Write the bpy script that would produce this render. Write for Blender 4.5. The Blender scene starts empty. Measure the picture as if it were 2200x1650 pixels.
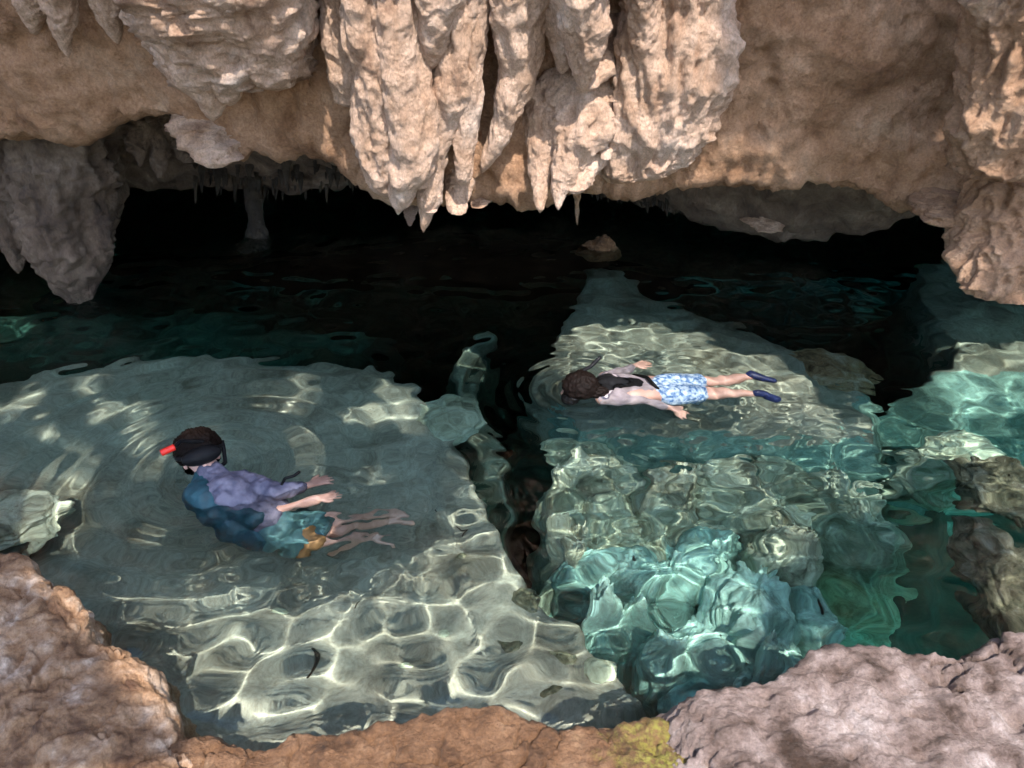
import bpy, bmesh, math, random
import numpy as np
from mathutils import Vector, Matrix, Euler
random.seed(7); rng = np.random.default_rng(7)
R = math.radians
SC = bpy.context.scene
COL = SC.collection

# ------------------------------------------------------------------ camera
PITCH, H, FPX = 32.0, 3.0, 1640.0
cam_d = bpy.data.cameras.new('camera'); cam = bpy.data.objects.new('camera', cam_d); COL.objects.link(cam)
cam.location = (0, 0, H); cam.rotation_euler = (R(90 - PITCH), 0, 0)
cam_d.sensor_width = 36; cam_d.lens = 36 * FPX / 2200; cam_d.clip_end = 500; cam_d.clip_start = 0.05
SC.camera = cam
# ------------------------------------------------------------------ sun + sky
SUN_EL, SUN_AZ = 55.0, 17.0          # sun stands behind the camera, a little to the right (azimuth from -Y towards +X)
S = np.array([math.cos(R(SUN_EL)) * math.sin(R(SUN_AZ)), -math.cos(R(SUN_EL)) * math.cos(R(SUN_AZ)), math.sin(R(SUN_EL))])
sun_d = bpy.data.lights.new('sun', 'SUN'); sun = bpy.data.objects.new('sun', sun_d); COL.objects.link(sun)
sun_d.energy = 3.0; sun_d.angle = R(0.5); sun_d.color = (1.0, 0.93, 0.86)
sun.rotation_euler = Vector(S).to_track_quat('Z', 'Y').to_euler()
sun_d.cycles.is_caustics_light = True
W = bpy.data.worlds.new('World'); SC.world = W; W.use_nodes = True
nt = W.node_tree
sky = nt.nodes.new('ShaderNodeTexSky'); sky.sky_type = 'NISHITA'; sky.sun_disc = False
sky.sun_elevation = R(SUN_EL); sky.sun_rotation = math.atan2(S[0], S[1])
nt.links.new(sky.outputs[0], nt.nodes['Background'].inputs[0]); nt.nodes['Background'].inputs[1].default_value = 0.15
SC.view_settings.view_transform = 'Standard'; SC.view_settings.look = 'None'; SC.view_settings.gamma = 1
SC.view_settings.exposure = 1.7
cy = SC.cycles
cy.use_denoising = True; cy.denoiser = 'OPENIMAGEDENOISE'
cy.use_adaptive_sampling = True; cy.adaptive_threshold = 0.03
cy.max_bounces = 9; cy.diffuse_bounces = 4; cy.transmission_bounces = 8; cy.glossy_bounces = 3; cy.transparent_max_bounces = 8
cy.caustics_refractive = True; cy.caustics_reflective = False; cy.blur_glossy = 0.3
cy.sample_clamp_indirect = 6.0; cy.sample_clamp_direct = 30

# ------------------------------------------------------------------ photo geometry
CAMP = np.array([0, 0, H]); th = R(PITCH)
def ray(u, v):
    x = (u - 1100) / FPX; y = -(v - 825) / FPX
    return np.array([x, y * math.sin(th) + math.cos(th), y * math.cos(th) - math.sin(th)])
def atY(u, v, Y):
    d = ray(u, v); return CAMP + d * (Y / d[1])
def atZ(u, v, z=0.0):
    d = ray(u, v); return CAMP + d * ((z - H) / d[2])
def under(u, v, dep):                 # point at depth dep seen through the water at this pixel
    d = ray(u, v); d = d / np.linalg.norm(d); w = atZ(u, v, 0)
    t = d.copy(); t[:2] /= 1.33; t[2] = -math.sqrt(1 - t[0]**2 - t[1]**2)
    return w + t * (dep / -t[2])
def toPix(P):
    P = np.asarray(P, float) - CAMP
    dep = P[..., 1] * math.cos(th) - P[..., 2] * math.sin(th)
    up = P[..., 1] * math.sin(th) + P[..., 2] * math.cos(th)
    return 1100 + FPX * P[..., 0] / dep, 825 - FPX * up / dep
# ------------------------------------------------------------------ noise
G3 = rng.normal(size=(256, 3)); G3 /= np.linalg.norm(G3, axis=1)[:, None]
def hsh(ix, iy, iz, seed):
    h = (ix * 374761393 + iy * 668265263 + iz * 2147483647 + seed * 144665) & 0xffffffff
    h = ((h ^ (h >> 13)) * 1274126177) & 0xffffffff
    return (h ^ (h >> 16)) & 0xffffffff
def gn(P, seed=0):
    P = np.asarray(P, float); sh = P.shape[:-1]; P = P.reshape(-1, 3)
    i = np.floor(P).astype(np.int64); f = P - i; w = f * f * f * (f * (f * 6 - 15) + 10)
    out = np.zeros(len(P))
    for dx in (0, 1):
        wx = w[:, 0] if dx else 1 - w[:, 0]
        for dy in (0, 1):
            wy = w[:, 1] if dy else 1 - w[:, 1]
            for dz in (0, 1):
                wz = w[:, 2] if dz else 1 - w[:, 2]
                g = G3[hsh(i[:, 0] + dx, i[:, 1] + dy, i[:, 2] + dz, seed) & 255]
                out += wx * wy * wz * (g[:, 0] * (f[:, 0] - dx) + g[:, 1] * (f[:, 1] - dy) + g[:, 2] * (f[:, 2] - dz))
    return (out * 1.6).reshape(sh)
def fbm(P, oct=4, seed=0, gain=0.5, ridged=False):
    P = np.asarray(P, float); a, s, out = 1.0, 1.0, 0
    for k in range(oct):
        n = gn(P * s, seed + k * 17)
        out = out + a * ((1 - 2 * np.abs(n)) if ridged else n); a *= gain; s *= 2.03
    return out
def worley(P, seed=0):
    P = np.asarray(P, float); sh = P.shape[:-1]; P = P.reshape(-1, 3)
    i = np.floor(P).astype(np.int64); F1 = np.full(len(P), 9.0); F2 = F1.copy()
    for dx in (-1, 0, 1):
        for dy in (-1, 0, 1):
            for dz in (-1, 0, 1):
                c = i + np.array([dx, dy, dz]); h = hsh(c[:, 0], c[:, 1], c[:, 2], seed)
                q = c + np.stack([(h & 1023) / 1023., ((h >> 10) & 1023) / 1023., ((h >> 20) & 1023) / 1023.], 1)
                d = np.linalg.norm(P - q, axis=1)
                F2 = np.minimum(F2, np.maximum(F1, d)); F1 = np.minimum(F1, d)
    return F1.reshape(sh), F2.reshape(sh)
def sstep(a, b, x):
    t = np.clip((x - a) / (b - a), 0, 1); return t * t * (3 - 2 * t)
def inpoly(x, y, poly):
    poly = np.asarray(poly, float); c = np.zeros(np.shape(x), bool); n = len(poly)
    for k in range(n):
        x1, y1 = poly[k]; x2, y2 = poly[(k + 1) % n]
        if y1 == y2: continue
        c ^= ((y1 > y) != (y2 > y)) & (x < (x2 - x1) * (y - y1) / (y2 - y1) + x1)
    return c
def sdpoly(x, y, poly):               # positive inside
    poly = np.asarray(poly, float); d = np.full(np.shape(x), 1e9); n = len(poly)
    for k in range(n):
        a, b = poly[k], poly[(k + 1) % n]; e = b - a
        t = np.clip(((x - a[0]) * e[0] + (y - a[1]) * e[1]) / (e @ e + 1e-12), 0, 1)
        d = np.minimum(d, np.hypot(x - a[0] - t * e[0], y - a[1] - t * e[1]))
    return np.where(inpoly(x, y, poly), d, -d)
def resample(pts, n, smooth=True):
    p = np.asarray(pts, float); L = np.r_[0, np.cumsum(np.linalg.norm(np.diff(p, axis=0), axis=1))]
    t = np.linspace(0, L[-1], n); return np.stack([np.interp(t, L, p[:, k]) for k in range(p.shape[1])], 1)

# ------------------------------------------------------------------ mesh helpers
def normals(P, wrap=False):
    if wrap:
        Q = np.concatenate([P[:, -1:], P, P[:, :1]], 1); dv = (Q[:, 2:] - Q[:, :-2])
    else:
        dv = np.gradient(P, axis=1)
    du = np.gradient(P, axis=0)
    n = np.cross(du, dv); return n / (np.linalg.norm(n, axis=-1, keepdims=True) + 1e-12)
def mesh_from(name, V, F, mat, smooth=True):
    me = bpy.data.meshes.new(name); V = np.ascontiguousarray(V.reshape(-1, 3), dtype=np.float32)
    F = np.ascontiguousarray(F, dtype=np.int32); n = len(F); k = F.shape[1]
    me.vertices.add(len(V)); me.vertices.foreach_set('co', V.ravel())
    me.loops.add(n * k); me.loops.foreach_set('vertex_index', F.ravel())
    me.polygons.add(n); me.polygons.foreach_set('loop_start', np.arange(0, n * k, k, dtype=np.int32))
    me.update(calc_edges=True); me.validate()
    if smooth: me.polygons.foreach_set('use_smooth', np.ones(len(me.polygons), bool))
    me.materials.append(mat); return me
def grid_faces(h, w, wrap=False):
    idx = np.arange(h * w).reshape(h, w)
    if wrap: idx = np.concatenate([idx, idx[:, :1]], 1)
    return np.stack([idx[:-1, :-1], idx[:-1, 1:], idx[1:, 1:], idx[1:, :-1]], -1).reshape(-1, 4)
def add(name, me, parent=None, label=None, cat=None, group=None, kind=None):
    o = bpy.data.objects.new(name, me); COL.objects.link(o)
    if parent: o.parent = parent
    if label: o['label'] = label
    if cat: o['category'] = cat
    if group: o['group'] = group
    if kind: o['kind'] = kind
    if me is not None: o.cycles.is_caustics_receiver = True
    return o
def grid_obj(name, P, mat, wrap=False, flip=False, **k):
    F = grid_faces(P.shape[0], P.shape[1], wrap)
    if flip: F = F[:, ::-1]
    return add(name, mesh_from(name, P, F, mat), **k)

# ------------------------------------------------------------------ materials
def mat_new(name):
    m = bpy.data.materials.new(name); m.use_nodes = True; nt = m.node_tree
    return m, nt, nt.nodes['Principled BSDF']
def rock_mat(name, cols, scale=3.0, rough=0.7, bump=0.5, fine=60, pits=18, extra=None, stretch=1.0, bd=0.02, spk=0.5):
    m, nt, b = mat_new(name); N = nt.nodes.new; L = nt.links.new
    tc = N('ShaderNodeTexCoord'); mp = N('ShaderNodeMapping'); mp.inputs['Scale'].default_value = (1, 1, stretch)
    L(tc.outputs['Object'], mp.inputs[0]); co = mp.outputs[0]
    def noise(s, d=6, r=0.6, dist=0.0):
        n = N('ShaderNodeTexNoise'); n.inputs['Scale'].default_value = s; n.inputs['Detail'].default_value = d
        n.inputs['Roughness'].default_value = r; n.inputs['Distortion'].default_value = dist; L(co, n.inputs['Vector']); return n.outputs['Fac']
    ramp = N('ShaderNodeValToRGB'); L(noise(scale, 8, 0.65, 0.3), ramp.inputs[0])
    el = ramp.color_ramp.elements
    while len(el) < len(cols): el.new(0.5)
    for e, (p, c) in zip(el, cols): e.position = p; e.color = (*c, 1)
    # speckles
    r2 = N('ShaderNodeValToRGB'); L(noise(fine, 4, 0.7), r2.inputs[0])
    r2.color_ramp.elements[0].position = 0.35; r2.color_ramp.elements[0].color = (0.42, 0.37, 0.33, 1)
    r2.color_ramp.elements[1].position = 0.62; r2.color_ramp.elements[1].color = (1.18, 1.17, 1.15, 1)
    mx = N('ShaderNodeMix'); mx.data_type = 'RGBA'; mx.blend_type = 'MULTIPLY'; mx.inputs['Factor'].default_value = spk
    L(ramp.outputs[0], mx.inputs['A']); L(r2.outputs[0], mx.inputs['B']); col = mx.outputs['Result']
    if extra: col = extra(nt, co, col)
    L(col, b.inputs['Base Color'])
    mr = N('ShaderNodeMapRange'); L(noise(scale * 6, 3), mr.inputs[0]); mr.inputs['To Min'].default_value = rough - 0.25; mr.inputs['To Max'].default_value = rough + 0.2
    L(mr.outputs[0], b.inputs['Roughness'])
    vo = N('ShaderNodeTexVoronoi'); vo.inputs['Scale'].default_value = pits; L(co, vo.inputs['Vector'])
    a1 = N('ShaderNodeMath'); a1.operation = 'MULTIPLY_ADD'; L(noise(fine * 1.1, 8, 0.75, 0.3), a1.inputs[0]); a1.inputs[1].default_value = 1.1
    a0 = N('ShaderNodeMath'); a0.operation = 'MULTIPLY'; L(vo.outputs['Distance'], a0.inputs[0]); a0.inputs[1].default_value = 0.45; L(a0.outputs[0], a1.inputs[2])
    vm = N('ShaderNodeVectorMath'); vm.operation = 'ADD'; nd = N('ShaderNodeTexNoise'); nd.inputs['Scale'].default_value = pits * 0.8; nd.inputs['Detail'].default_value = 4; L(co, nd.inputs['Vector'])
    sc_ = N('ShaderNodeVectorMath'); sc_.operation = 'SCALE'; sc_.inputs['Scale'].default_value = 1.2 / pits; L(nd.outputs['Color'], sc_.inputs[0]); L(co, vm.inputs[0]); L(sc_.outputs[0], vm.inputs[1]); L(vm.outputs[0], vo.inputs['Vector'])
    bp = N('ShaderNodeBump'); bp.inputs['Strength'].default_value = min(1, bump * 1.3); bp.inputs['Distance'].default_value = bd * 1.8
    L(a1.outputs[0], bp.inputs['Height']); L(bp.outputs[0], b.inputs['Normal'])
    return m
CEIL = [(0.30, (0.17, 0.075, 0.03)), (0.42, (0.35, 0.19, 0.10)), (0.56, (0.48, 0.285, 0.17)), (0.72, (0.60, 0.41, 0.28))]
M_ceil = rock_mat('ceiling limestone', CEIL, 2.2, 0.72, 0.7, 55, 20)
M_stal = rock_mat('pale flowstone', [(0.30, (0.27, 0.14, 0.08)), (0.42, (0.52, 0.335, 0.225)), (0.55, (0.66, 0.46, 0.34)), (0.70, (0.78, 0.61, 0.50))], 3.0, 0.62, 0.7, 70, 32, stretch=0.7)
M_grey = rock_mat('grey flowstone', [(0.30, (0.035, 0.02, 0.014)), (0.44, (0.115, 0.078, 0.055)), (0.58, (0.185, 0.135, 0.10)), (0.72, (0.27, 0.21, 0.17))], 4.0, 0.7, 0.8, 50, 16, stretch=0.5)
M_dim = rock_mat('dark stained rock', [(0.30, (0.010, 0.007, 0.005)), (0.45, (0.03, 0.021, 0.014)), (0.6, (0.055, 0.04, 0.027)), (0.75, (0.085, 0.066, 0.048))], 4.0, 0.7, 0.8, 50, 16, stretch=0.5)  # same build as the grey flowstone, in much darker tones
M_left = rock_mat('ochre rock', [(0.36, (0.13, 0.062, 0.03)), (0.47, (0.34, 0.195, 0.10)), (0.55, (0.43, 0.28, 0.175)), (0.66, (0.62, 0.49, 0.38))], 5.0, 0.6, 0.5, 70, 30)
M_right = rock_mat('mauve grey rock', [(0.36, (0.06, 0.035, 0.022)), (0.46, (0.21, 0.15, 0.125)), (0.56, (0.33, 0.255, 0.225)), (0.68, (0.52, 0.44, 0.41))], 4.0, 0.5, 0.6, 80, 28)
def moss(nt, co, col):
    N = nt.nodes.new; L = nt.links.new
    tc = N('ShaderNodeTexCoord'); sp = N('ShaderNodeVectorMath'); sp.operation = 'DISTANCE'
    L(tc.outputs['Object'], sp.inputs[0]); sp.inputs[1].default_value = tuple(MOSSC)
    n = N('ShaderNodeTexNoise'); n.inputs['Scale'].default_value = 14; n.inputs['Detail'].default_value = 10; n.inputs['Roughness'].default_value = 0.75; L(co, n.inputs['Vector'])
    a = N('ShaderNodeMath'); a.operation = 'MULTIPLY_ADD'; L(n.outputs['Fac'], a.inputs[0]); a.inputs[1].default_value = 0.9; L(sp.outputs['Value'], a.inputs[2])
    mr = N('ShaderNodeMapRange'); L(a.outputs[0], mr.inputs[0]); mr.inputs['From Min'].default_value = 0.74; mr.inputs['From Max'].default_value = 0.50
    mx = N('ShaderNodeMix'); mx.data_type = 'RGBA'; n2 = N('ShaderNodeTexNoise'); n2.inputs['Scale'].default_value = 45; n2.inputs['Detail'].default_value = 8; L(co, n2.inputs['Vector'])
    m2 = N('ShaderNodeMapRange'); L(n2.outputs['Fac'], m2.inputs[0]); m2.inputs['From Min'].default_value = 0.40; m2.inputs['From Max'].default_value = 0.60; m2.inputs['To Min'].default_value = 0.15; m2.inputs['To Max'].default_value = 0.95
    m3 = N('ShaderNodeMath'); m3.operation = 'MULTIPLY'; L(mr.outputs[0], m3.inputs[0]); L(m2.outputs[0], m3.inputs[1]); L(m3.outputs[0], mx.inputs['Factor']); L(col, mx.inputs['A']); mx.inputs['B'].default_value = (0.34, 0.31, 0.06, 1)
    return mx.outputs['Result']
MOSSC = atZ(1440, 1625, 0.13)
M_mid = rock_mat('brown ledge rock', [(0.32, (0.06, 0.03, 0.015)), (0.46, (0.20, 0.10, 0.045)), (0.6, (0.30, 0.165, 0.085)), (0.74, (0.40, 0.26, 0.15))], 6.0, 0.6, 0.7, 70, 26, extra=moss)
M_bed = rock_mat('silty bed rock', [(0.32, (0.15, 0.12, 0.085)), (0.48, (0.32, 0.28, 0.225)), (0.7, (0.44, 0.40, 0.33))], 1.7, 0.85, 0.25, 30, 6)
M_sub = rock_mat('submerged boulder', [(0.30, (0.13, 0.11, 0.07)), (0.46, (0.46, 0.45, 0.33)), (0.62, (0.60, 0.62, 0.50)), (0.75, (0.70, 0.72, 0.62))], 2.4, 0.85, 0.4, 24, 8)
def glass_water():
    m, nt, b = mat_new('clear cave water'); N = nt.nodes.new; L = nt.links.new
    nt.nodes.remove(b); g = N('ShaderNodeBsdfGlass'); g.inputs['IOR'].default_value = 1.33; g.inputs['Roughness'].default_value = 0.0
    out = nt.nodes['Material Output']; L(g.outputs[0], out.inputs['Surface'])
    v, vt, vb = mat_new('teal water depth'); vt.nodes.remove(vb)
    ab = vt.nodes.new('ShaderNodeVolumeAbsorption'); ab.inputs['Color'].default_value = (0.40, 0.80, 0.765, 1); ab.inputs['Density'].default_value = 0.5
    vt.links.new(ab.outputs[0], vt.nodes['Material Output'].inputs['Volume']); return m, v
M_water, M_depth = glass_water()

# ------------------------------------------------------------------ overhang (cave ceiling)
lip = [(-900,360),(-300,330),(0,312),(60,300),(170,290),(250,262),(330,258),(400,275),(440,335),(470,350),(500,342),(560,322),(640,308),(720,320),(770,345),(850,400),
       (950,420),(1050,425),(1100,408),(1180,410),(1270,392),(1400,388),(1600,392),(1700,405),(1740,398),(1800,400),(1850,415),(1900,440),(1960,452),(2060,460),(2200,440),(2500,420),(3100,400)]
lipY = [(-900,5.9),(0,5.75),(400,5.6),(800,5.45),(1200,5.4),(1600,5.45),(2000,5.2),(2300,5.0),(3100,4.9)]
DY = 0.60
def overhang():
    n = 620; us = np.linspace(-900, 3100, n)
    lv = np.interp(us, *zip(*lip)); lY = np.interp(us, *zip(*lipY)); k = np.ones(15) / 15; lY = np.convolve(np.pad(lY, 7, mode='edge'), k, 'valid')
    lv = np.convolve(np.pad(lv, 2, mode='edge'), np.ones(5) / 5, 'valid') - 6
    Lp = np.array([atY(u, v, y) for u, v, y in zip(us, lv, lY)])
    # profile offsets (dy, dz) from the lip : top of the face -> lip -> underside -> up behind the beam
    prof = [(-0.75, 5.0), (-0.6, 3.6), (-0.5, 2.5), (-0.38, 1.7), (-0.28, 1.1), (-0.17, 0.62), (-0.11, 0.25), (-0.07, 0.05), (0.02, 0.0), (0.2, 0.05), (0.55, 0.2), (0.95, 0.5), (1.2, 1.1), (1.3, 5.0)]
    pf = resample(prof, 380)
    # concentrate rows on the visible face
    P = np.zeros((380, n, 3))
    P[:, :, 0] = Lp[None, :, 0]; P[:, :, 1] = Lp[None, :, 1] + pf[:, 0:1]; P[:, :, 2] = Lp[None, :, 2] + pf[:, 1:2]
    N = normals(P); 
    if N[150, 300, 1] > 0: N = -N
    Q = P * [1, 1, 1]; s = P[:, :, 0]
    big = fbm(Q * 0.8, 3, 3) * 0.14
    flu = fbm(Q * [2.6, 1.5, 0.7] + [0, 0, 3], 3, 11, ridged=True) * 0.05
    F1, F2 = worley(Q * [3.4, 3, 1.9] + 0.25 * fbm(Q * 4, 2, 9)[..., None], 5)
    lump = (0.55 - F1) * 0.045
    G1, G2 = worley(Q * [9, 8, 7] + 0.3 * fbm(Q * 9, 2, 19)[..., None], 6)
    lump2 = (0.5 - G1) * 0.022
    fine = fbm(Q * 6, 5, 21, 0.62) * 0.035
    K1, _ = worley(Q * [5, 5, 7], 12); pit = -0.06 * sstep(0.34, 0.1, F1) * sstep(0.1, 0.5, gn(Q * 1.3, 77) + 0.2) - 0.045 * sstep(0.3, 0.12, K1) * sstep(0.0, 0.4, gn(Q * 1.7, 78))
    C1, C2 = worley(Q * [1.6, 1.6, 1.1] + 0.45 * fbm(Q * 2.2, 4, 14)[..., None], 13); pit = pit - 0.05 * sstep(0.07, 0.0, C2 - C1) * sstep(-0.1, 0.3, gn(Q * 0.9, 79))
    P = P + N * (big + flu + lump + lump2 + fine + pit)[..., None]
    o = grid_obj('cave_ceiling', P, M_ceil, kind='structure')
    return o
overhang()

# ------------------------------------------------------------------ stalactites
def stalactite(rows, Y, mat, label, group, name='stalactite', lean=0.25, dep=1.1, rough=1.0, segs=72, nr=150, seed=0, top=None, flutes=1.0, cat='stalactite'):
    """rows: (v, uL, uR) down to the tip. Y: distance of its axis; lean: how far its top comes towards the camera"""
    rows = np.asarray(rows, float); 
    Y = Y + (DY if Y < 5.2 else 0.45 if Y < 6.7 else 0.3)
    if top is not None:               # continues upwards into the ceiling, out of the picture
        v0, a, b = rows[0]; rows = np.vstack([[v0 - top, a - 20, b + 20], rows])
    v = np.linspace(rows[0, 0], rows[-1, 0], nr); uL = np.interp(v, rows[:, 0], rows[:, 1]); uR = np.interp(v, rows[:, 0], rows[:, 2])
    k = np.array([1, 2, 3, 2, 1]) / 9.
    mid_ = (uL + uR) / 2; wob = (0.86 if (mat is M_stal and top is not None and uR[0] - uL[0] < 190) else 1) + 0.10 * gn(np.stack([v * 0.017, v * 0 + seed * 3.1, v * 0], -1), 55); uL, uR = mid_ + (uL - mid_) * wob, mid_ + (uR - mid_) * wob
    uL[2:-2] = np.convolve(uL, k, 'valid'); uR[2:-2] = np.convolve(uR, k, 'valid')
    t = (v - v[0]) / (v[-1] - v[0]); lean = lean if top is not None else -0.4
    Yc = Y - lean * (1 - t)
    A = np.array([atY(a, b, y) for a, b, y in zip(uL, v, Yc)]); B = np.array([atY(a, b, y) for a, b, y in zip(uR, v, Yc)])
    C = (A + B) / 2; r = np.maximum((B - A)[:, 0] / 2, 0.004)
    e = np.sqrt(np.clip((1 - t) * nr / 5, 0, 1)); r = r * np.minimum(e, 1)
    if top is None: r = r * np.sqrt(np.clip(t * nr / 8 + 0.02, 0, 1))
    ph = np.linspace(0, 2 * np.pi, segs, endpoint=False)
    P = np.zeros((nr, segs, 3)); 
    P[:, :, 0] = C[:, 0:1] + r[:, None] * np.cos(ph); P[:, :, 1] = C[:, 1:2] + r[:, None] * dep * np.sin(ph); P[:, :, 2] = C[:, 2:3]
    N = np.zeros_like(P); N[..., 0] = np.cos(ph); N[..., 1] = np.sin(ph)
    rr = np.minimum(r, 0.22)[:, None]
    Q = P + seed * 3.7
    fl = fbm(Q * [5.5, 5.5, 1.1], 3, 31, ridged=True) * 0.28 * flutes
    F1, _ = worley(Q * [9, 9, 3.6] + 0.3 * fbm(Q * 7, 2, 41)[..., None], 8)
    H1, _ = worley(Q * [26, 26, 13] + 0.4 * fbm(Q * 20, 2, 42)[..., None], 9)
    f2 = fbm(Q * [15, 15, 1.3] + 0.5 * fbm(Q * 2.5, 2, 33)[..., None], 2, 34, ridged=True)
    d = rr * (fl * 0.9 + f2 * 0.13 * flutes + (0.5 - F1) * 0.15 * rough + fbm(Q * [3, 3, 1.3], 2, 47) * 0.10 - 0.10) + np.minimum(rr * 3, 0.2) * (fbm(Q * [16, 16, 9], 4, 51, 0.6) * 0.06 + (0.5 - H1) * 0.055) * rough
    P = P + N * d[..., None]
    return grid_obj(name, P, mat, wrap=True, flip=True, label=label, cat=cat, group=group)
G1 = 'pale stalactites hanging from the front edge of the ceiling'
FR = [
 # left lumpy block
 ([(0,300,640),(50,340,638),(100,380,636),(150,420,630),(185,450,600)], 4.62, 'broad knobbly pale stalactite block at the upper left, backing the ribs', dict(top=200, rough=.8, lean=0.3, flutes=1.6)),
 ([(0,275,395),(60,312,425),(120,345,450),(170,385,472),(215,425,480),(250,445,470),(262,452,462)], 4.40, 'slanting smooth rib ending lowest on the left block', dict(top=150, rough=.7, flutes=1.4)),
 ([(0,385,490),(80,400,500),(140,425,515),(185,455,530),(215,475,520),(228,485,505)], 4.34, 'middle rib of the left block beside the pitted knob', dict(top=150, rough=.9, flutes=1.4)),
 ([(0,470,645),(80,500,644),(140,520,638),(170,545,632),(196,580,615)], 4.36, 'pitted bright knob on the right side of the square stalactite block', dict(top=150, rough=1.5, lean=0.3)),
 ([(230,395,470),(262,385,500),(300,400,520),(335,425,515),(358,448,480)], 4.72, 'short pinkish knob of rock under the square stalactite block', dict(rough=1.5, cat='rock lump')),
 ([(0,95,160),(60,110,158),(125,145,150)], 4.62, 'small pointed stalactite at the upper left corner', dict(top=100)),
 ([(0,195,260),(50,215,262),(95,250,258)], 4.62, 'thin crooked stalactite left of the square block', dict(top=100)),
 ([(0,40,110),(40,55,95),(75,70,84)], 4.66, 'tiny dark stalactite nearest the upper left corner', dict(top=100)),
 # centre group
 ([(0,800,890),(80,805,898),(160,812,915),(240,830,932),(310,835,938),(370,840,930),(400,835,905),(430,840,890),(450,845,870),(462,848,862)], 4.30, 'widest pale stalactite in the middle with a blunt rounded tip', dict(top=150, lean=0.3)),
 ([(0,735,830),(80,740,838),(160,760,850),(240,765,860),(310,770,866),(370,785,862),(400,795,855),(425,815,845)], 4.36, 'fluted pale stalactite fused to the left side of the widest one', dict(top=150, lean=0.3, flutes=1.5)),
 ([(260,875,945),(320,880,940),(370,885,930),(405,892,915)], 4.28, 'small swelling lobe low on the right side of the widest stalactite', dict(rough=.8)),
 ([(0,690,760),(90,700,775),(180,715,790),(230,730,785)], 4.5, 'slim rib between the square block and the widest stalactite', dict(top=150, rough=.8)),
 ([(395,905,950),(430,912,945),(455,918,938)], 4.34, 'short crusty tip stacked on the drop tipped stalactite', dict(rough=1.0)),
 ([(0,1100,1150),(90,1105,1145),(170,1112,1138),(215,1120,1130)], 4.36, 'slim spike in front of the curved smooth stalactite', dict(top=150, rough=.7)),
 ([(200,1265,1335),(260,1275,1330),(310,1285,1318),(345,1295,1308)], 4.36, 'small cone right of the toothed cluster', dict(rough=1.0)),
 ([(0,1345,1420),(70,1350,1412),(130,1362,1400),(165,1372,1388)], 4.36, 'short cone hanging on the crusty bulge', dict(top=150, rough=1.0)),
 ([(0,893,990),(60,895,970),(110,903,955),(140,915,940),(150,922,932)], 4.2, 'short rounded finger stalactite beside the widest one', dict(top=150, rough=0.6)),
 ([(0,955,1050),(100,930,1035),(200,925,1020),(280,925,980),(340,905,955),(380,900,950),(430,895,950),(460,900,930),(490,902,918),(500,905,914)], 4.42, 'long slender stalactite reaching lowest, with a drop shaped tip', dict(top=150)),
 ([(300,985,1022),(360,965,1015),(420,955,1008),(455,965,1000),(462,975,998)], 4.45, 'narrow square ended stalactite right of the drop tipped one', dict(rough=0.8)),
 ([(0,1000,1052),(120,985,1040),(240,975,1032),(330,975,1020),(400,980,1008)], 4.38, 'thin straight rib right of the slender stalactite', dict(top=150, rough=0.7)),
 ([(0,1045,1180),(80,1060,1165),(160,1070,1150),(240,1060,1120),(300,1045,1095),(345,1030,1065),(372,1025,1045)], 4.45, 'curved smooth stalactite sweeping down to the left', dict(top=150, rough=0.7)),
 ([(380,1000,1075),(420,1005,1060),(445,1015,1035)], 4.66, 'stubby brown stalactite behind the front row', dict()),
 ([(440,866,900),(465,872,890),(486,878,884)], 4.6, 'tiny thin spike behind the drop tipped stalactite', dict(nr=60, segs=24)),
 ([(0,1165,1265),(80,1180,1240),(160,1200,1215)], 4.4, 'narrow pointed stalactite above the toothed cluster', dict(top=150)),
 ([(150,1125,1225),(220,1120,1220),(300,1130,1200),(360,1140,1185),(410,1146,1178),(445,1152,1170),(458,1157,1163)], 4.38, 'sharp fang, left one of the toothed stalactite cluster', dict()),
 ([(130,1180,1290),(200,1180,1320),(270,1180,1310),(330,1185,1270),(380,1186,1235),(420,1190,1212),(452,1196,1202)], 4.32, 'bright knobbly fang, middle one of the toothed stalactite cluster', dict(rough=1.3)),
 ([(240,1230,1330),(310,1240,1310),(360,1225,1290),(400,1215,1262),(416,1225,1245)], 4.36, 'stubby fang, right one of the toothed stalactite cluster', dict(rough=1.4)),
 ([(0,1180,1300),(60,1195,1305),(120,1220,1295),(180,1240,1270),(196,1248,1260)], 4.22, 'drooping lobe high above the toothed cluster', dict(top=150)),
 ([(20,1280,1350),(90,1270,1325),(150,1250,1312),(185,1240,1285),(198,1248,1265)], 4.3, 'bent lobe tucked right of the drooping lobe', dict(rough=0.8)),
 ([(130,1300,1352),(170,1292,1356),(200,1300,1350),(218,1312,1335)], 4.42, 'round knob of rock right of the bent lobe', dict(cat='rock lump')),
]
for i, (rows, Y, lab, kw) in enumerate(FR):
    c = kw.get('cat', 'stalactite'); nm = 'limestone_lump' if c == 'rock lump' else 'stalactite'
    stalactite(rows, Y, M_stal, lab, G1 if c == 'stalactite' else None, name=nm, seed=i, **kw)
# crusty lit bulge of rock
stalactite([(0,1340,1560),(100,1330,1565),(180,1320,1560),(260,1310,1520),(330,1300,1480),(370,1300,1420),(395,1290,1340)], 4.62, M_stal, 'broad crusty bulge of pale rock right of the stalactites', None, name='rock_bulge', rough=1.1, dep=0.6, seed=40, top=150, cat='rock bulge', segs=160)
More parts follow.
